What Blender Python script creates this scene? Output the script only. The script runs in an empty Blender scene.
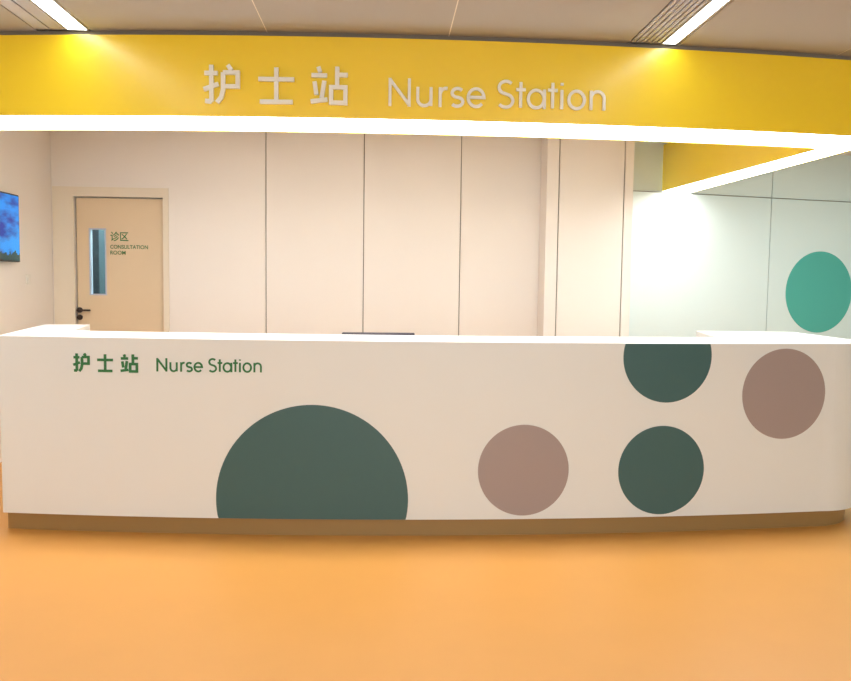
import bpy, bmesh, math
from math import radians as R, sin, cos, pi, sqrt, tan
from mathutils import Matrix, Vector

sc = bpy.context.scene
# ------------------------------------------------------------------ camera
YAW, PITCH, ROLL = 0.0516, 0.0719, 0.0133
fwd = Vector((sin(YAW)*cos(PITCH), cos(YAW)*cos(PITCH), -sin(PITCH)))
rgt = Vector((cos(YAW), -sin(YAW), 0))
up = rgt.cross(fwd)
r2 = rgt*cos(ROLL) + up*sin(ROLL)
u2 = -rgt*sin(ROLL) + up*cos(ROLL)
cd = bpy.data.cameras.new('camera')
cam = bpy.data.objects.new('camera', cd)
sc.collection.objects.link(cam)
cam.matrix_world = Matrix(((r2.x, u2.x, -fwd.x, 0), (r2.y, u2.y, -fwd.y, 0), (r2.z, u2.z, -fwd.z, 1.48), (0, 0, 0, 1)))
cd.sensor_width = 36.0
cd.lens = 36.0*800/851
cd.clip_start = 0.02
sc.camera = cam
# ------------------------------------------------------------------ world, light, exposure
w = bpy.data.worlds.new('world'); sc.world = w; w.use_nodes = True
w.node_tree.nodes['Background'].inputs[0].default_value = (0.9, 0.93, 1, 1)
w.node_tree.nodes['Background'].inputs[1].default_value = 0.02
sc.view_settings.view_transform = 'Standard'
sc.view_settings.look = 'None'
sc.view_settings.gamma = 1.0
sc.view_settings.use_curve_mapping = False
sc.view_settings.exposure = 0.13

LINEAR_E = 7.5       # emission of the ceiling linear lights
STRIP_E = 12.5        # emission of the canopy light panel
HALL_W = 72.0        # added fill lamps, unseen, above the hall behind the camera
SIDE_W = 35.0        # cool ceiling panel in the passage on the right
INNER_W = 13.0

def area(name, loc, sx, sy, watts, col, rot=(0, 0, 0)):
    l = bpy.data.lights.new(name, 'AREA'); l.shape = 'RECTANGLE'
    l.size = sx; l.size_y = sy; l.energy = watts; l.color = col
    o = bpy.data.objects.new(name, l); sc.collection.objects.link(o)
    o.location = loc; o.rotation_euler = rot
    return o
area('hall_fill_light', (-1.2, -1.3, 2.85), 1.2, 2.6, HALL_W, (0.95, 0.99, 1.0))  # unseen fill pair added to brighten the hall side
area('hall_fill_light', (2.2, -1.3, 2.85), 1.2, 2.6, HALL_W, (0.93, 0.98, 1.0))
area('added_front_fill', (1.0, -3.75, 1.45), 5.2, 2.0, 140.0, (0.82, 0.95, 1.0), (R(90), 0, 0))  # fill lamp added behind the camera to brighten the counter front
area('station_fill_light', (-0.3, 6.3, 2.85), 3.4, 0.5, INNER_W, (1.0, 0.97, 0.92))  # fill lamp added out of sight to lift the back wall
area('passage_ceiling_light', (4.6, 6.0, 2.85), 1.2, 1.2, SIDE_W, (0.7, 0.95, 1.0))

# ------------------------------------------------------------------ helpers
def srgb(r, g, b):
    f = lambda c: (c/255/12.92) if c/255 <= 0.04045 else ((c/255+0.055)/1.055)**2.4
    return (f(r), f(g), f(b), 1)

def mat(name, col, rough=0.5, metal=0.0, spec=0.5, noise=0.0, scale=20.0, bump=0.0, emit=0.0, coat=0.0):
    m = bpy.data.materials.new(name); m.use_nodes = True
    nt = m.node_tree; b = nt.nodes['Principled BSDF']
    b.inputs['Base Color'].default_value = col
    b.inputs['Roughness'].default_value = rough
    b.inputs['Metallic'].default_value = metal
    b.inputs['Specular IOR Level'].default_value = spec
    if coat: b.inputs['Coat Weight'].default_value = coat
    if emit:
        b.inputs['Emission Color'].default_value = col
        b.inputs['Emission Strength'].default_value = emit
    if noise or bump:
        tc = nt.nodes.new('ShaderNodeTexCoord'); n = nt.nodes.new('ShaderNodeTexNoise')
        n.inputs['Scale'].default_value = scale; n.inputs['Detail'].default_value = 4
        nt.links.new(tc.outputs['Object'], n.inputs['Vector'])
        if noise:
            mx = nt.nodes.new('ShaderNodeMix'); mx.data_type = 'RGBA'
            mx.inputs[6].default_value = tuple(c*(1-noise) for c in col[:3])+(1,)
            mx.inputs[7].default_value = tuple(min(1, c*(1+noise)) for c in col[:3])+(1,)
            nt.links.new(n.outputs['Fac'], mx.inputs[0]); nt.links.new(mx.outputs[2], b.inputs['Base Color'])
        if bump:
            bp = nt.nodes.new('ShaderNodeBump'); bp.inputs['Strength'].default_value = bump
            bp.inputs['Distance'].default_value = 0.002
            nt.links.new(n.outputs['Fac'], bp.inputs['Height']); nt.links.new(bp.outputs['Normal'], b.inputs['Normal'])
    return m

M = {}
M.update(
    floor=mat('orange_vinyl', (0.66, 0.32, 0.075, 1), 0.42, noise=0.04, scale=3.0, spec=0.4),
    ceiling=mat('ceiling_panel', (0.41, 0.40, 0.40, 1), 0.7),
    groove=mat('dark_groove', (0.24, 0.21, 0.18, 1), 0.8),
    wall=mat('warm_panel', (0.84, 0.79, 0.74, 1), 0.45, noise=0.015, scale=2.0),
    wall_cool=mat('cool_panel', (0.69, 0.79, 0.79, 1), 0.4, noise=0.015, scale=2.0),
    door=mat('beige_door', (0.72, 0.57, 0.38, 1), 0.5, noise=0.02, scale=5.0),
    frame=mat('door_frame', (0.78, 0.70, 0.57, 1), 0.5),
    counter=mat('white_solid_surface', (0.76, 0.79, 0.79, 1), 0.4, noise=0.012, scale=2.5),
    top=mat('white_worktop', (0.88, 0.88, 0.88, 1), 0.3),
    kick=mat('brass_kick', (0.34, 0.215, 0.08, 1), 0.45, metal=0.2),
    yellow=mat('yellow_gloss', (1.0, 0.73, 0.006, 1), 0.45, spec=0.6, coat=1.0),
    light=mat('white_diffuser', (1.0, 0.98, 0.95, 1), 0.5, emit=STRIP_E),
    linear=mat('cool_diffuser', (0.86, 0.95, 1.0, 1), 0.5, emit=LINEAR_E),
    letter=mat('satin_silver', (0.90, 0.93, 0.90, 1), 0.4),
    green_letter=mat('green_vinyl', (0.02, 0.17, 0.05, 1), 0.5),
    green=mat('dark_teal_vinyl', (0.043, 0.118, 0.122, 1), 0.45),
    pink=mat('dusty_pink_vinyl', (0.35, 0.285, 0.275, 1), 0.45),
    mint=mat('mint_green_vinyl', (0.07, 0.40, 0.34, 1), 0.45),
    black=mat('black_plastic', (0.015, 0.015, 0.018, 1), 0.4),
    grey=mat('grey_plastic', (0.10, 0.09, 0.11, 1), 0.45),
    metal=mat('dark_metal', (0.05, 0.035, 0.03, 1), 0.35, metal=0.7),
    alu=mat('grey_louvre', (0.48, 0.50, 0.62, 1), 0.5),
    dark=mat('louvre_shadow_gap', (0.08, 0.075, 0.08, 1), 0.8),
    housing=mat('white_housing', (0.75, 0.76, 0.78, 1), 0.4),
    teal=mat('pale_teal_wall', (0.45, 0.72, 0.75, 1), 0.6),
    navy=mat('navy_panel', (0.012, 0.02, 0.035, 1), 0.5),
    plastic=mat('white_plastic', (0.8, 0.76, 0.7, 1), 0.4),
    inner=mat('inner_laminate', (0.7, 0.66, 0.6, 1), 0.5),
)
gl = bpy.data.materials.new('clear_glass'); gl.use_nodes = True
_b = gl.node_tree.nodes['Principled BSDF']
_b.inputs['Base Color'].default_value = (0.85, 0.97, 1, 1); _b.inputs['Roughness'].default_value = 0.02
_b.inputs['Transmission Weight'].default_value = 1.0; _b.inputs['IOR'].default_value = 1.05
M['glass'] = gl
M['yellow'].node_tree.nodes['Principled BSDF'].inputs['Coat Roughness'].default_value = 0.24

def link(name, bm, m, parent=None, smooth=False):
    bmesh.ops.recalc_face_normals(bm, faces=bm.faces)
    me = bpy.data.meshes.new(name); bm.to_mesh(me); bm.free()
    for x in (m if isinstance(m, (list, tuple)) else [m]): me.materials.append(x)
    if smooth:
        for p in me.polygons: p.use_smooth = True
    o = bpy.data.objects.new(name, me); sc.collection.objects.link(o)
    if parent: o.parent = parent
    return o

def thing(name, label, cat, loc=(0, 0, 0), group=None, rz=0):
    o = bpy.data.objects.new(name, None); sc.collection.objects.link(o)
    o.empty_display_size = 0.1
    o.location = loc; o.rotation_euler = (0, 0, rz)
    return tag(o, label, cat, group)

def tag(o, label, cat, group=None):
    o['label'] = label; o['category'] = cat
    if group: o['group'] = group
    return o

def box(bm, x0, x1, y0, y1, z0, z1, mi=0, bevel=0.0):
    v = [bm.verts.new((x, y, z)) for x in (x0, x1) for y in (y0, y1) for z in (z0, z1)]
    fs = []
    for f in ((0, 1, 3, 2), (4, 6, 7, 5), (0, 4, 5, 1), (2, 3, 7, 6), (0, 2, 6, 4), (1, 5, 7, 3)):
        fc = bm.faces.new([v[i] for i in f]); fc.material_index = mi; fs.append(fc)
    if bevel:
        es = list({e for f in fs for e in f.edges})
        bmesh.ops.bevel(bm, geom=es, offset=bevel, segments=2, affect='EDGES')

def prism(bm, pts, z0, z1, mi=0):
    """closed outline in plan, extruded from z0 to z1"""
    lo = [bm.verts.new((x, y, z0)) for x, y in pts]
    hi = [bm.verts.new((x, y, z1)) for x, y in pts]
    n = len(pts)
    for i in range(n):
        f = bm.faces.new((lo[i], lo[(i+1) % n], hi[(i+1) % n], hi[i])); f.material_index = mi
    es = [bm.edges.get((lo[i], lo[(i+1) % n])) for i in range(n)]
    eh = [bm.edges.get((hi[i], hi[(i+1) % n])) for i in range(n)]
    for e in (es, eh):
        g = bmesh.ops.triangle_fill(bm, edges=e, use_beauty=True)
        for f in g['geom']:
            if isinstance(f, bmesh.types.BMFace): f.material_index = mi

def cyl(bm, c, r, d, axis='Y', seg=20):
    g = bmesh.ops.create_cone(bm, cap_ends=True, segments=seg, radius1=r, radius2=r, depth=d)
    rot = Matrix.Rotation(pi/2, 4, 'X') if axis == 'Y' else (Matrix.Rotation(pi/2, 4, 'Y') if axis == 'X' else Matrix.Identity(4))
    bmesh.ops.transform(bm, matrix=Matrix.Translation(c) @ rot, verts=g['verts'])

def struct(o):
    o['kind'] = 'structure'; return o

# ------------------------------------------------------------------ plan curve shared by counter and canopy
def CY(X, off=0.0): return 4.5535 + off + 0.0267*(X-0.2333)**2
def CS(X): return math.atan(2*0.0267*(X-0.2333))
def arcpts(x0, x1, off=0.0, n=48): return [(x0+(x1-x0)*i/n, CY(x0+(x1-x0)*i/n, off)) for i in range(n+1)]
def fillet(p, a, b, r, n=10):
    """round the corner p between directions to a and b"""
    p, a, b = Vector(p), Vector(a), Vector(b)
    da, db = (a-p).normalized(), (b-p).normalized()
    ang = da.angle(db); t = r/tan(ang/2)
    s, e = p+da*t, p+db*t
    c = p+(da+db).normalized()*(r/sin(ang/2))
    a0 = math.atan2(*(s-c).yx); a1 = math.atan2(*(e-c).yx)
    d = (a1-a0+pi) % (2*pi)-pi
    return [(c.x+r*cos(a0+d*i/n), c.y+r*sin(a0+d*i/n)) for i in range(n+1)]

# ------------------------------------------------------------------ room shell
WL, WB, CEIL = -3.063, 7.582, 2.86
A14 = R(14); X0R = 2.30
def RY(X, off=0.0): return WB + tan(A14)*(X-X0R) + off
XR, YBK = 6.4, -3.6

bm = bmesh.new(); box(bm, WL-0.12, XR+0.12, YBK-0.12, 9.2, -0.12, 0.0)
struct(link('floor', bm, M['floor']))

# ceiling: plank panels with thin pale joints running towards the counter
bm = bmesh.new()
box(bm, WL-0.12, XR+0.12, YBK-0.12, 9.2, CEIL+0.012, CEIL+0.12, 1)
xs = [WL-0.12, -1.96, None, -1.66, -0.668, 0.345, 1.378, None, 1.665, 2.67, 3.68, 4.69, 5.7, XR+0.12]
gap = 0.006
for a, b in ((WL-0.12, -1.962), (-1.652, -0.668), (-0.668, 0.345), (0.345, 1.376), (1.670, 2.67), (2.67, 3.68), (3.68, 4.69), (4.69, 5.7), (5.7, XR+0.12)):
    box(bm, a+gap/2, b-gap/2, YBK-0.12, 4.85, CEIL, CEIL+0.02, 0)
box(bm, WL-0.12, XR+0.12, 4.86, 9.2, CEIL, CEIL+0.02, 1)  # station side made white to bounce extra light onto the back wall
for x in (-0.668, 0.345, 2.67, 3.68, 4.69, 5.7): box(bm, x-gap/2, x+gap/2, YBK-0.12, 4.85, CEIL+0.001, CEIL+0.012, 1)
struct(link('ceiling', bm, [M['ceiling'], M['plastic']]))

bm = bmesh.new(); box(bm, WL-0.12, WL, YBK, 7.75, 0, CEIL)
struct(link('wall_left', bm, M['wall']))
bm = bmesh.new(); box(bm, XR, XR+0.12, YBK, 9.1, 0, CEIL)
struct(link('wall_side', bm, M['wall_cool']))
bm = bmesh.new()      # hall end behind the camera, with an opening added for the fill light
box(bm, WL, -1.7, YBK-0.12, YBK, 0, CEIL); box(bm, 3.7, XR, YBK-0.12, YBK, 0, CEIL)
box(bm, -1.7, 3.7, YBK-0.12, YBK, 0, 0.4); box(bm, -1.7, 3.7, YBK-0.12, YBK, 2.5, CEIL)
struct(link('wall_front', bm, M['wall']))
bm = bmesh.new()
for x in (-1.7, 0.08, 1.88, 3.64): box(bm, x, x+0.06, YBK-0.09, YBK-0.03, 0.4, 2.5)
for z in (0.4, 2.44): box(bm, -1.64, 3.64, YBK-0.09, YBK-0.03, z, z+0.06)
struct(link('added_window_1', bm, M['alu']))  # unseen frame added to go with the fill opening

# back wall with panel joints and the door opening
DX0, DX1, DZ = -2.865, -2.055, 2.232
bm = bmesh.new()
g = 0.009
box(bm, DX1, X0R, WB+0.02, WB+0.14, 0, CEIL, 1)
box(bm, WL, DX0, WB, WB+0.14, 0, CEIL, 0)
box(bm, DX0, DX1, WB, WB+0.14, DZ, CEIL, 0)
j = [DX1, -1.112, -0.203, 0.707, X0R]
for i in range(4):
    a = j[i] + (g/2 if i else 0); b = j[i+1] - (g/2 if i < 3 else 0)
    box(bm, a, b, WB, WB+0.025, 0, CEIL, 0)
struct(link('wall_back', bm, [M['wall'], M['groove']]))

# angled panelled wall on the right
bm = bmesh.new()
def rbox(bm, X0, X1, z0, z1, o0, o1, mi):
    ux, uy = cos(A14), sin(A14)
    nx, ny = sin(A14), -cos(A14)      # towards the room
    P = lambda X, o: (X + nx*(-o), RY(X) + ny*(-o))
    prism(bm, [P(X0, o0), P(X1, o0), P(X1, o1), P(X0, o1)], z0, z1, mi)
rbox(bm, X0R, XR+0.3, 0, CEIL, 0.02, 0.14, 1)
jx = [X0R, 3.897, 5.45, XR+0.3]
jz = [0, 2.382, CEIL]
for i in range(3):
    for k in range(2):
        rbox(bm, jx[i]+(g/2 if i else 0), jx[i+1]-g/2, jz[k]+(g/2 if k else 0), jz[k+1]-(g/2 if k == 0 else 0), 0.0, 0.025, 0)
struct(link('wall_right', bm, [M['wall_cool'], M['groove']]))

# protruding panelled pier between the two walls
bm = bmesh.new()
PY = 7.28
box(bm, 1.462, 2.255, PY+0.02, WB-0.001, 0, CEIL-0.001, 1)
box(bm, 1.46, 1.568, PY, WB-0.002, 0, CEIL-0.002, 0)
box(bm, 1.578, 2.168, PY, PY+0.03, 0, CEIL-0.002, 0)
box(bm, 2.178, 2.257, PY, WB-0.002, 0, CEIL-0.002, 0)
struct(link('wall_pier', bm, [M['wall'], M['groove']]))

# door
door = bpy.data.objects.new('door_1', None); sc.collection.objects.link(door)
door.location = (0, 0, 0); struct(door)
bm = bmesh.new()
gx0, gx1, gz0, gz1 = -2.742, -2.585, 1.325, 1.945
y0, y1 = WB+0.03, WB+0.075
box(bm, DX0+0.012, gx0, y0, y1, 0.008, DZ-0.012)
box(bm, gx1, DX1-0.012, y0, y1, 0.008, DZ-0.012)
box(bm, gx0, gx1, y0, y1, 0.008, gz0)
box(bm, gx0, gx1, y0, y1, gz1, DZ-0.012)
struct(link('door_panel', bm, M['door'], door))
bm = bmesh.new()
f = 0.012
for a in ((gx0, gx0+f, gz0, gz1), (gx1-f, gx1, gz0, gz1), (gx0+f, gx1-f, gz0, gz0+f), (gx0+f, gx1-f, gz1-f, gz1)):
    box(bm, a[0], a[1], y0-0.006, y1+0.004, a[2], a[3])
struct(link('glazing_bead', bm, M['alu'], door))
bm = bmesh.new(); box(bm, gx0+f, gx1-f, y0+0.015, y0+0.021, gz0+f, gz1-f)
struct(link('glass_pane', bm, M['glass'], door))
bm = bmesh.new()
box(bm, WL+0.012, DX0, WB-0.012, WB, 0, 2.318)
box(bm, DX0, DX1, WB-0.012, WB, DZ, 2.318)
box(bm, DX1, DX1+0.05, WB-0.012, WB, 0, 2.318)
ys0, ys1 = WB+0.077, WB+0.138
box(bm, DX0+0.001, DX0+0.03, ys0, ys1, 0, DZ-0.001); box(bm, DX1-0.03, DX1-0.001, ys0, ys1, 0, DZ-0.001); box(bm, DX0+0.03, DX1-0.03, ys0, ys1, DZ-0.03, DZ-0.001)
struct(link('door_frame', bm, M['frame'], door))
bm = bmesh.new()
hx = -2.835
cyl(bm, (hx, y0-0.006, 1.185), 0.026, 0.012)
cyl(bm, (hx, y0-0.03, 1.185), 0.010, 0.05)
box(bm, hx-0.012, hx+0.115, y0-0.062, y0-0.046, 1.176, 1.194, bevel=0.004)
struct(link('door_handle', bm, M['metal'], door))
bm = bmesh.new(); cyl(bm, (hx, y0-0.008, 1.118), 0.026, 0.016); cyl(bm, (hx, y0-0.018, 1.118), 0.012, 0.01)
struct(link('door_lock', bm, M['metal'], door))

def textmesh(name, body, width, height, loc, m, parent, rz=0.0, bold=0.0):
    c = bpy.data.curves.new(name, 'FONT'); c.body = body; c.size = 1; c.extrude = 0.0; c.offset = bold
    o = bpy.data.objects.new(name+'_curve', c); sc.collection.objects.link(o)
    bpy.context.view_layer.update()
    me = bpy.data.meshes.new_from_object(o.evaluated_get(bpy.context.evaluated_depsgraph_get()))
    bpy.data.objects.remove(o)
    xs = [v.co.x for v in me.vertices]; ys = [v.co.y for v in me.vertices]
    sx = width/(max(xs)-min(xs)); sy = height/(max(ys)-min(ys)); mx, my = min(xs), min(ys)
    for v in me.vertices:
        v.co = Vector(((v.co.x-mx)*sx, 0, (v.co.y-my)*sy))
    b = bmesh.new(); b.from_mesh(me); bpy.data.meshes.remove(me)
    bmesh.ops.remove_doubles(b, verts=b.verts, dist=1e-6)
    r = bmesh.ops.extrude_face_region(b, geom=b.faces[:])
    bmesh.ops.translate(b, verts=[x for x in r['geom'] if isinstance(x, bmesh.types.BMVert)], vec=(0, -0.0015, 0))
    ob = link(name, b, m, parent); ob.location = loc; ob.rotation_euler = (0, 0, rz)
    return ob
struct(textmesh('door_lettering', '诊区', 0.165, 0.088, (-2.548, y0-0.0003, 1.828), M['green_letter'], door, bold=0.012))
struct(textmesh('door_lettering', 'CONSULTATION', 0.345, 0.036, (-2.55, y0-0.0003, 1.758), M['green_letter'], door, bold=0.01))
struct(textmesh('door_lettering', 'ROOM', 0.14, 0.036, (-2.55, y0-0.0003, 1.704), M['green_letter'], door, bold=0.01))

# little room seen through the door glass
bm = bmesh.new()
box(bm, -3.3, -1.6, 9.0, 9.06, 0, CEIL); box(bm, -3.36, -3.3, WB+0.15, 8.96, 0, CEIL); box(bm, -1.6, -1.54, WB+0.15, 8.96, 0, CEIL)
struct(link('wall_beyond', bm, M['teal']))
bm = bmesh.new(); box(bm, -3.2, -2.86, 8.2, 8.6, 0.08, 2.3, bevel=0.005); box(bm, -3.17, -2.89, 8.22, 8.58, 0, 0.08)
tag(link('tall_cabinet', bm, M['navy']), 'dark tall cabinet seen through the narrow glass of the beige door', 'cabinet')
area('beyond_fill_light', (-2.3, 8.3, 2.84), 0.8, 0.6, 70, (1.0, 0.96, 0.92))  # unseen lamp added to light the room beyond the glass

# ------------------------------------------------------------------ canopy
can = thing('canopy', 'yellow curved overhead fascia with silver raised lettering and a glowing white underside', 'canopy', (0.2, 4.8, 2.38))
def cl(name, bm, m, parent=None, smooth=False):
    o = link(name, bm, m); o.data.transform(Matrix.Translation((-0.2, -4.8, -2.38)))
    o.parent = can if parent is None else parent
    return o
CZ0, CZ1 = 2.393, 2.832
xo = 3.095
front = arcpts(WL+0.004, xo-0.03)
outer = front + [(xo, CY(xo)+0.04), (xo-0.11, RY(xo-0.11)-0.004)]
CD = 0.455
inner_arc = arcpts(WL+0.004, 2.80, CD)
inner = inner_arc + [(2.825, CY(2.80, CD)+0.0), (2.658, RY(2.658)-0.004)]
def offset_poly(pts, d):
    res = []
    for i, p in enumerate(pts):
        a = Vector(pts[max(i-1, 0)]); b = Vector(pts[min(i+1, len(pts)-1)])
        t = (b-a).normalized(); n = Vector((-t.y, t.x))
        res.append((p[0]+n.x*d, p[1]+n.y*d))
    return res
T = 0.014
out_in = arcpts(WL+0.004, xo-0.03, T) + [(xo-T, CY(xo)+0.05), (xo-0.11-T, RY(xo-0.11-T)-0.004)]
inn_out = arcpts(WL+0.004, 2.80, CD-T) + [(2.825+T, CY(2.80, CD)-T), (2.658+T, RY(2.658+T)-0.004)]
bm = bmesh.new(); prism(bm, outer + out_in[::-1], CZ0-0.001, CZ1)
cl('fascia', bm, M['yellow'])
bm = bmesh.new(); prism(bm, inner + inn_out[::-1], CZ0-0.002, CZ1)
cl('inner_fascia', bm, M['yellow'])
bm = bmesh.new()
prism(bm, out_in + inn_out[::-1], CZ0+0.001, CZ0+0.02)
cl('light_panel', bm, M['light'])
bm = bmesh.new(); prism(bm, out_in + inn_out[::-1], CZ1-0.02, CZ1)
cl('top_panel', bm, M['inner'])
# recessed dark reveal between canopy and ceiling
rev_o = arcpts(WL+0.004, xo-0.05, 0.03) + [(xo-0.05, CY(xo)+0.08), (xo-0.16, RY(xo-0.16)-0.006)]
rev_i = arcpts(WL+0.004, 2.78, CD-0.05) + [(2.86, CY(2.80, CD)-0.05), (2.71, RY(2.71)-0.006)]
bm = bmesh.new(); prism(bm, rev_o + rev_i[::-1], CZ1, CEIL)
cl('mounting_plinth', bm, M['groove'])

# ------------------------------------------------------------------ stroke lettering
def arc(cx, cy, rx, ry, a0, a1, n=14):
    return [(cx+rx*cos(R(a0+(a1-a0)*i/n)), cy+ry*sin(R(a0+(a1-a0)*i/n))) for i in range(n+1)]
# every glyph: (advance box width, list of polylines) in units of cap height 1 ; x-height .70
XH = 0.70
G = {
 'N': (0.80, [[(0.05, 0), (0.05, 1)], [(0.05, 0.95), (0.75, 0.05)], [(0.75, 0), (0.75, 1)]]),
 'u': (0.56, [[(0.05, XH), (0.05, 0.27)] + arc(0.28, 0.27, 0.23, 0.24, 180, 360)[1:] + [(0.51, XH)], [(0.51, 0.3), (0.51, 0.03)]]),
 'r': (0.34, [[(0.05, 0), (0.05, XH)], arc(0.27, 0.42, 0.22, 0.25, 175, 75, 8)]),
 's': (0.44, [arc(0.23, 0.51, 0.165, 0.16, 35, 255, 12)+arc(0.22, 0.19, 0.175, 0.16, 75, -145, 12)]),
 'e': (0.66, [[(0.06, 0.36), (0.60, 0.36)] + arc(0.33, 0.35, 0.27, 0.32, 2, 318, 22)]),
 'S': (0.60, [arc(0.30, 0.745, 0.225, 0.225, 40, 262, 14)+arc(0.29, 0.265, 0.24, 0.235, 80, -145, 14)]),
 't': (0.36, [[(0.17, 0.95), (0.17, 0.03)], [(0.0, 0.68), (0.35, 0.68)]]),
 'a': (0.66, [arc(0.32, 0.35, 0.27, 0.32, 0, 360, 24), [(0.60, XH), (0.60, 0.0)]]),
 'i': (0.10, [[(0.05, 0), (0.05, XH)], [(0.05, 0.86), (0.05, 0.95)]]),
 'o': (0.66, [arc(0.33, 0.35, 0.28, 0.32, 0, 360, 24)]),
 'n': (0.56, [[(0.05, 0), (0.05, XH)], [(0.05, 0.43)] + arc(0.28, 0.43, 0.23, 0.24, 180, 0) + [(0.51, 0)]]),
}
# Chinese characters on a unit square
HU = [[(0.02, 0.78), (0.38, 0.78)], [(0.21, 0.99), (0.21, 0.10), (0.16, 0.05), (0.04, 0.06)], [(0.0, 0.36), (0.40, 0.50)],
      [(0.66, 0.99), (0.76, 0.86)], [(0.53, 0.80), (0.93, 0.80), (0.93, 0.44), (0.53, 0.44)], [(0.53, 0.80), (0.53, 0.36), (0.48, 0.16), (0.36, 0.02)]]
SHI = [[(0.50, 0.97), (0.50, 0.06)], [(0.02, 0.66), (0.98, 0.66)], [(0.06, 0.06), (0.94, 0.06)]]
ZHAN = [[(0.20, 0.98), (0.25, 0.84)], [(0.02, 0.76), (0.43, 0.76)], [(0.10, 0.60), (0.15, 0.26)], [(0.36, 0.62), (0.29, 0.18)], [(0.0, 0.08), (0.44, 0.14)],
        [(0.70, 0.99), (0.70, 0.46)], [(0.70, 0.78), (0.98, 0.78)], [(0.54, 0.46), (0.92, 0.46), (0.92, 0.06), (0.54, 0.06), (0.54, 0.46)]]

def stroke_mesh(polys, sx, sz, th, depth, back=0.0):
    """polylines scaled by sx, sz and thickened to th; face looks to -Y"""
    bm = bmesh.new(); k = 0
    for pl in polys:
        pts = [Vector((p[0]*sx, p[1]*sz)) for p in pl]
        closed = (pts[0]-pts[-1]).length < 1e-5 and len(pts) > 3
        n = len(pts); L, Rr = [], []
        for i, p in enumerate(pts):
            if closed:
                a = pts[i-1] if i > 0 else pts[-2]; b = pts[i+1] if i < n-1 else pts[1]
            else:
                a = pts[max(i-1, 0)]; b = pts[min(i+1, n-1)]
            d0 = (p-a).normalized() if (p-a).length > 1e-9 else (b-p).normalized()
            d1 = (b-p).normalized() if (b-p).length > 1e-9 else d0
            nn = Vector((-d0.y-d1.y, d0.x+d1.x))
            nn = nn.normalized() if nn.length > 1e-6 else Vector((-d0.y, d0.x))
            c = max(0.45, nn.dot(Vector((-d1.y, d1.x))))
            L.append(p+nn*th/2/c); Rr.append(p-nn*th/2/c)
        d = depth + k*0.00012; k += 1
        rows = []
        for l, r in zip(L, Rr):
            rows.append([bm.verts.new((q.x, yy, q.y)) for q in (l, r) for yy in (-d, back)])
        for i in range(n-1):
            a, b = rows[i], rows[i+1]
            for f in ((a[0], a[2], b[2], b[0]), (a[1], b[1], b[3], a[3]), (a[0], b[0], b[1], a[1]), (a[2], a[3], b[3], b[2])):
                bm.faces.new(f)
        if not closed:
            for a in (rows[0], rows[-1]): bm.faces.new((a[0], a[1], a[3], a[2]))
    return bm

def letter_on_curve(parent, origin, polys, X0, X1, z0, z1, th, depth, m, boxw=1.0, stand=0.0, label=None):
    xm = (X0+X1)/2; sl = CS(xm)
    wd = (X1-X0)/cos(sl)
    bm = stroke_mesh(polys, wd/boxw, (z1-z0), th, depth)
    bmesh.ops.translate(bm, verts=bm.verts, vec=(-wd/2, -stand, 0))
    o = link('letter', bm, m, parent)
    o.location = Vector((xm, CY(xm), z0))-Vector(origin)
    o.rotation_euler = (0, 0, sl)
    if label: o['label'] = label
    return o

COR = (0.2, 4.8, 2.38)
FX = lambda px: -1.014 + (px-204)*0.005633      # sign scale along the fascia
for ch, a, b, z0, z1 in ((HU, 204.5, 240.5, 2.458, 2.668), (SHI, 257.5, 294.0, 2.458, 2.662), (ZHAN, 309.5, 346.5, 2.458, 2.668)):
    letter_on_curve(can, COR, ch, FX(a), FX(b), z0, z1, 0.023, 0.018, M['letter'], stand=0.004)
EN = [('N', 387, 408.7), ('u', 414.3, 430.3), ('r', 436.6, 445.6), ('s', 447.6, 462), ('e', 464, 483.3), ('S', 494.2, 512.8), ('t', 513.8, 523.6), ('a', 524.6, 544.2),
      ('t', 546, 556), ('i', 558.6, 561.6), ('o', 565.8, 584.6), ('n', 588.6, 605)]
for i, (ch, a, b) in enumerate(EN):
    zz = 2.460 + 0.010*i/11
    letter_on_curve(can, COR, G[ch][1], FX(a-1), FX(b-1), zz, zz+0.152, 0.0165, 0.014, M['letter'], G[ch][0], stand=0.004)

# ------------------------------------------------------------------ reception counter
CO = (0.3, 5.0, 0.0)
cnt = thing('reception_counter', 'long white curved nurse station counter with coloured dots and green lettering', 'counter', CO)
def ql(name, bm, m, smooth=False, label=None):
    o = link(name, bm, m); o.data.transform(Matrix.Translation((-CO[0], -CO[1], -CO[2]))); o.parent = cnt
    if label: o['label'] = label
    return o
def outline(ins, il=None):
    """outer outline of the U-shaped counter in plan, moved in by ins; inner edge fixed"""
    il = ins if il is None else il
    xl = -2.22+il; xr = 3.07-ins
    pts = []
    pts.append((-2.457+il, 5.92))
    pts += fillet((xl, CY(xl, ins)), (-2.457+il, 5.92), (xl+0.5, CY(xl+0.5, ins)), 0.012, 4)
    pts += arcpts(xl+0.06, xr-0.385, ins)
    pts += fillet((xr, CY(xr-0.1, ins)), (xr-0.6, CY(xr-0.6, ins)), (xr+0.04, 5.95), 0.37, 18)
    pts.append((xr+0.05, 5.95))
    return pts
inner_top = [(2.363, 5.95), (2.22, CY(2.22, 0.58))] + arcpts(2.1, -1.9, 0.56)[0:] + [(-2.0, CY(-2.0, 0.58)), (-2.157, 5.975)]
inner_top = [(2.363, 5.95)] + arcpts(2.22, -2.0, 0.56) + [(-2.157, 5.975)]
bm = bmesh.new(); prism(bm, outline(0.0)+inner_top, 0.108, 1.141)
ql('counter_body', bm, M['counter'])
bm = bmesh.new(); prism(bm, outline(0.0)+inner_top, 1.141, 1.144)
ql('worktop', bm, M['top'])
bm = bmesh.new(); prism(bm, outline(0.045, 0.008)+[(2.38, 5.94)]+arcpts(2.26, -2.05, 0.52)+[(-2.17, 5.96)], 0.0, 0.108)
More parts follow.
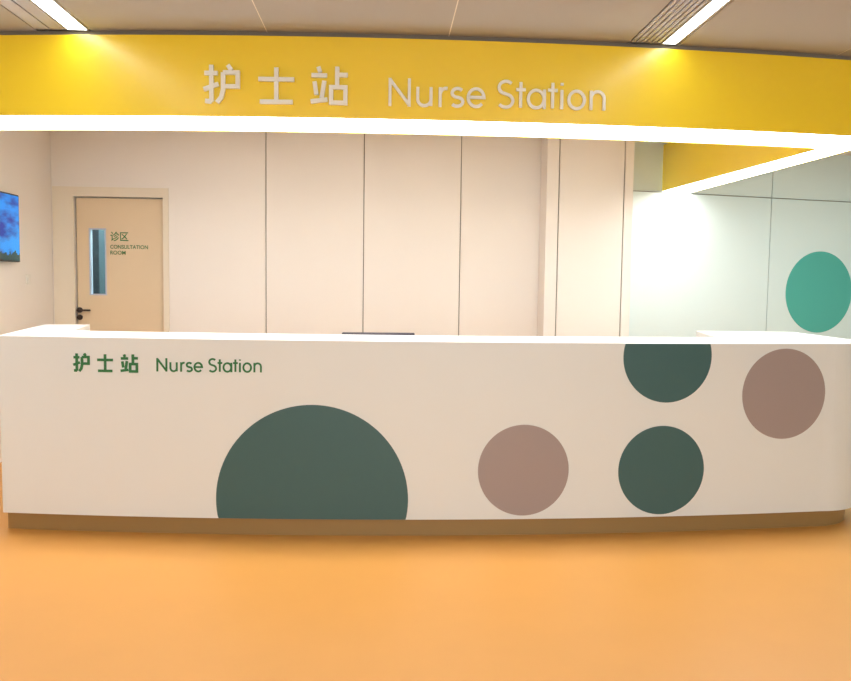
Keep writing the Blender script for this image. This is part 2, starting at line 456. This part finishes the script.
ql('kick_base', bm, M['kick'])
bm = bmesh.new(); prism(bm, arcpts(-1.9, 2.15, 0.565)+[(2.1, 5.82), (-1.9, 5.82)], 0.72, 0.75)
for x in (-1.85, -0.6, 0.7, 2.0): box(bm, x, x+0.03, 5.2, 5.75, 0.0, 0.72)
ql('inner_desk', bm, M['inner'])

def dot(xc, zc, rr, zmin, zmax, m, label):
    bm = bmesh.new(); n = 56; cols = []
    for i in range(n+1):
        a = pi*i/n; x = -rr*cos(a); h = sqrt(max(rr*rr-x*x, 0))
        lo, hi = max(zc-h, zmin), min(zc+h, zmax)
        if hi < lo: hi = lo
        X = xc+x*cos(CS(xc)); y = CY(X)
        cols.append([bm.verts.new((X, y-0.0025, lo)), bm.verts.new((X, y-0.0025, hi)), bm.verts.new((X, y+0.001, lo)), bm.verts.new((X, y+0.001, hi))])
    for a, b in zip(cols, cols[1:]):
        for f in ((a[0], b[0], b[1], a[1]), (a[2], a[3], b[3], b[2]), (a[0], a[2], b[2], b[0]), (a[1], b[1], b[3], a[3])):
            try: bm.faces.new(f)
            except ValueError: pass
    bmesh.ops.remove_doubles(bm, verts=bm.verts, dist=1e-5)
    return ql('dot', bm, m, label=label)
dot(-0.407, 0.222, 0.5535, 0.109, 1.1412, M['green'], 'large dark green dot cut off by the kick base')
dot(0.818, 0.398, 0.268, 0.109, 1.1412, M['pink'], 'dusty pink dot beside the large green dot')
dot(1.651, 0.389, 0.266, 0.109, 1.1412, M['green'], 'dark green dot in the lower row')
dot(1.667, 1.066, 0.272, 0.109, 1.1412, M['green'], 'dark green dot cut off by the worktop')
dot(2.415, 0.840, 0.274, 0.109, 1.1412, M['pink'], 'dusty pink dot near the right corner')

CX = lambda px: -1.782 + (px-73)*0.00574
for ch, a, b in ((HU, 73.6, 90.3), (SHI, 97.6, 114.2), (ZHAN, 121.5, 139.3)):
    letter_on_curve(cnt, CO, ch, CX(a), CX(b), 0.947, 1.052, 0.0150, 0.003, M['green_letter'])
k = (262.4-157.5)/(605.5-386.5)
for i, (ch, a, b) in enumerate(EN):
    pa, pb = 157.5+(a-386.5)*k, 157.5+(b-386.5)*k
    zz = 0.9555 + 0.003*i/11
    letter_on_curve(cnt, CO, G[ch][1], CX(pa), CX(pb), zz, zz+0.077, 0.0105, 0.003, M['green_letter'], G[ch][0])

# ------------------------------------------------------------------ monitor behind the counter
mo = thing('monitor', 'dark grey monitor whose top edge peeks over the middle of the counter', 'monitor', (-0.04, 5.36, 0.75), rz=R(2))
bm = bmesh.new(); box(bm, -0.243, 0.243, -0.014, 0.014, 0.11, 0.394, bevel=0.004); link('screen_housing', bm, M['grey'], mo)
bm = bmesh.new(); box(bm, -0.232, 0.232, 0.0142, 0.016, 0.125, 0.384); link('screen', bm, M['black'], mo)
bm = bmesh.new(); box(bm, -0.025, 0.025, -0.045, -0.0145, 0.01, 0.25, bevel=0.004); link('stand_neck', bm, M['black'], mo)
bm = bmesh.new(); box(bm, -0.11, 0.11, -0.11, 0.09, 0.0, 0.010, bevel=0.003); link('stand_base', bm, M['black'], mo)

# ------------------------------------------------------------------ television on the left wall
tvm = bpy.data.materials.new('screen_picture'); tvm.use_nodes = True
nt = tvm.node_tree; b = nt.nodes['Principled BSDF']
tc = nt.nodes.new('ShaderNodeTexCoord'); mp = nt.nodes.new('ShaderNodeMapping'); mp.inputs['Scale'].default_value = (1, 3.0, 9)
n = nt.nodes.new('ShaderNodeTexNoise'); n.inputs['Scale'].default_value = 1.1; n.inputs['Detail'].default_value = 3
nt.links.new(tc.outputs['Object'], mp.inputs[0]); nt.links.new(mp.outputs[0], n.inputs['Vector'])
cr = nt.nodes.new('ShaderNodeValToRGB'); e = cr.color_ramp.elements
e[0].position = 0.36; e[0].color = (0.0, 0.03, 0.35, 1); e[1].position = 0.56; e[1].color = (0.0, 0.30, 0.9, 1)
nt.links.new(n.outputs['Fac'], cr.inputs[0])
sx = nt.nodes.new('ShaderNodeSeparateXYZ'); nt.links.new(tc.outputs['Object'], sx.inputs[0])
n2 = nt.nodes.new('ShaderNodeTexNoise'); n2.inputs['Scale'].default_value = 14; nt.links.new(tc.outputs['Object'], n2.inputs['Vector'])
ma = nt.nodes.new('ShaderNodeMath'); ma.operation = 'MULTIPLY_ADD'; ma.inputs[1].default_value = -0.16; nt.links.new(n2.outputs['Fac'], ma.inputs[0]); nt.links.new(sx.outputs['Z'], ma.inputs[2])
lt = nt.nodes.new('ShaderNodeMath'); lt.operation = 'LESS_THAN'; lt.inputs[1].default_value = -0.09; nt.links.new(ma.outputs[0], lt.inputs[0])
mx = nt.nodes.new('ShaderNodeMix'); mx.data_type = 'RGBA'; mx.inputs[7].default_value = (0.0, 0.03, 0.03, 1)
nt.links.new(lt.outputs[0], mx.inputs[0]); nt.links.new(cr.outputs[0], mx.inputs[6])
b.inputs['Base Color'].default_value = (0.01, 0.01, 0.01, 1); b.inputs['Roughness'].default_value = 0.25
nt.links.new(mx.outputs[2], b.inputs['Emission Color']); b.inputs['Emission Strength'].default_value = 0.9
TY0, TY1, TZ0, TZ1 = 5.80, 6.775, 1.605, 2.15
tv = thing('television', 'wall mounted television showing a blue sky picture above the left wall switch', 'television', (WL, (TY0+TY1)/2, TZ0))
hw = (TY1-TY0)/2; hh = TZ1-TZ0
bm = bmesh.new(); box(bm, 0.025, 0.065, -hw, hw, 0, hh, bevel=0.004); link('housing', bm, M['black'], tv)
bm = bmesh.new(); box(bm, 0.0652, 0.067, -hw+0.012, hw-0.012, 0.014, hh-0.012); so = link('screen', bm, tvm, tv)
so.data.transform(Matrix.Translation((0, 0, -0.08))); so.location = (0, 0, 0.08)
bm = bmesh.new(); box(bm, 0.0, 0.025, -0.2, 0.2, 0.15, 0.4); link('wall_bracket', bm, M['metal'], tv)

sw = thing('wall_switch', 'small pale switch plate on the left wall between television and door', 'switch', (WL, 7.06, 1.465))
bm = bmesh.new(); box(bm, 0, 0.008, -0.043, 0.043, -0.043, 0.043, bevel=0.002); link('plate', bm, M['plastic'], sw)
bm = bmesh.new(); box(bm, 0.0082, 0.012, -0.02, 0.02, -0.03, 0.03); link('rocker', bm, M['plastic'], sw)

# ------------------------------------------------------------------ mint dot on the angled wall
bm = bmesh.new(); cyl(bm, (0, 0, 0), 0.422, 0.004, 'Y', 72)
wd = tag(link('wall_decal', bm, M['mint']), 'round mint green decal on the pale wall above the right end of the counter', 'decal')
xc = 4.52
wd.location = (xc+sin(A14)*0.0025, RY(xc)-cos(A14)*0.0025, 1.438); wd.rotation_euler = (0, 0, A14)

# ------------------------------------------------------------------ ceiling lights and air diffusers
def linear(x0, x1, lab, y0=0.2, y1=4.655):
    L = thing('linear_light', lab, 'ceiling light', ((x0+x1)/2, (y0+y1)/2, CEIL-0.004), group='linear ceiling lights')
    h = (y1-y0)/2; w_ = (x1-x0)/2
    bm = bmesh.new()
    box(bm, -w_, -w_+0.006, -h, h, 0.0, 0.016); box(bm, w_-0.006, w_, -h, h, 0.0, 0.016)
    box(bm, -w_+0.006, w_-0.006, -h, -h+0.006, 0.0, 0.016); box(bm, -w_+0.006, w_-0.006, h-0.006, h, 0.0, 0.016)
    link('housing', bm, M['housing'], L)
    bm = bmesh.new(); box(bm, -w_+0.006, w_-0.006, -h+0.006, h-0.006, 0.002, 0.015); link('diffuser', bm, M['linear'], L)
linear(-1.775, -1.660, 'glowing white ceiling light strip at the top left of the room')
linear(1.562, 1.648, 'glowing white ceiling light strip at the top right of the room', y1=4.60)
def vent(x0, x1, lab, n, y0=0.2, y1=4.54):
    V = thing('air_diffuser', lab, 'air vent', ((x0+x1)/2, (y0+y1)/2, CEIL), group='linear air diffusers')
    h = (y1-y0)/2; w_ = (x1-x0)/2
    bm = bmesh.new(); box(bm, -w_, w_, -h, h, 0.008, 0.0115); link('backing', bm, M['dark'], V)
    bm = bmesh.new(); p = 2*w_/n
    for i in range(n):
        box(bm, -w_+p*i+0.004, -w_+p*(i+1)-0.006, -h, h, -0.002, 0.008)
    link('slats', bm, M['alu'], V)
vent(1.380, 1.558, 'grey slotted air diffuser beside the top right light strip', 6, y1=4.59)
vent(-1.958, -1.779, 'grey flat air diffuser beside the top left light strip', 2, y1=4.66)
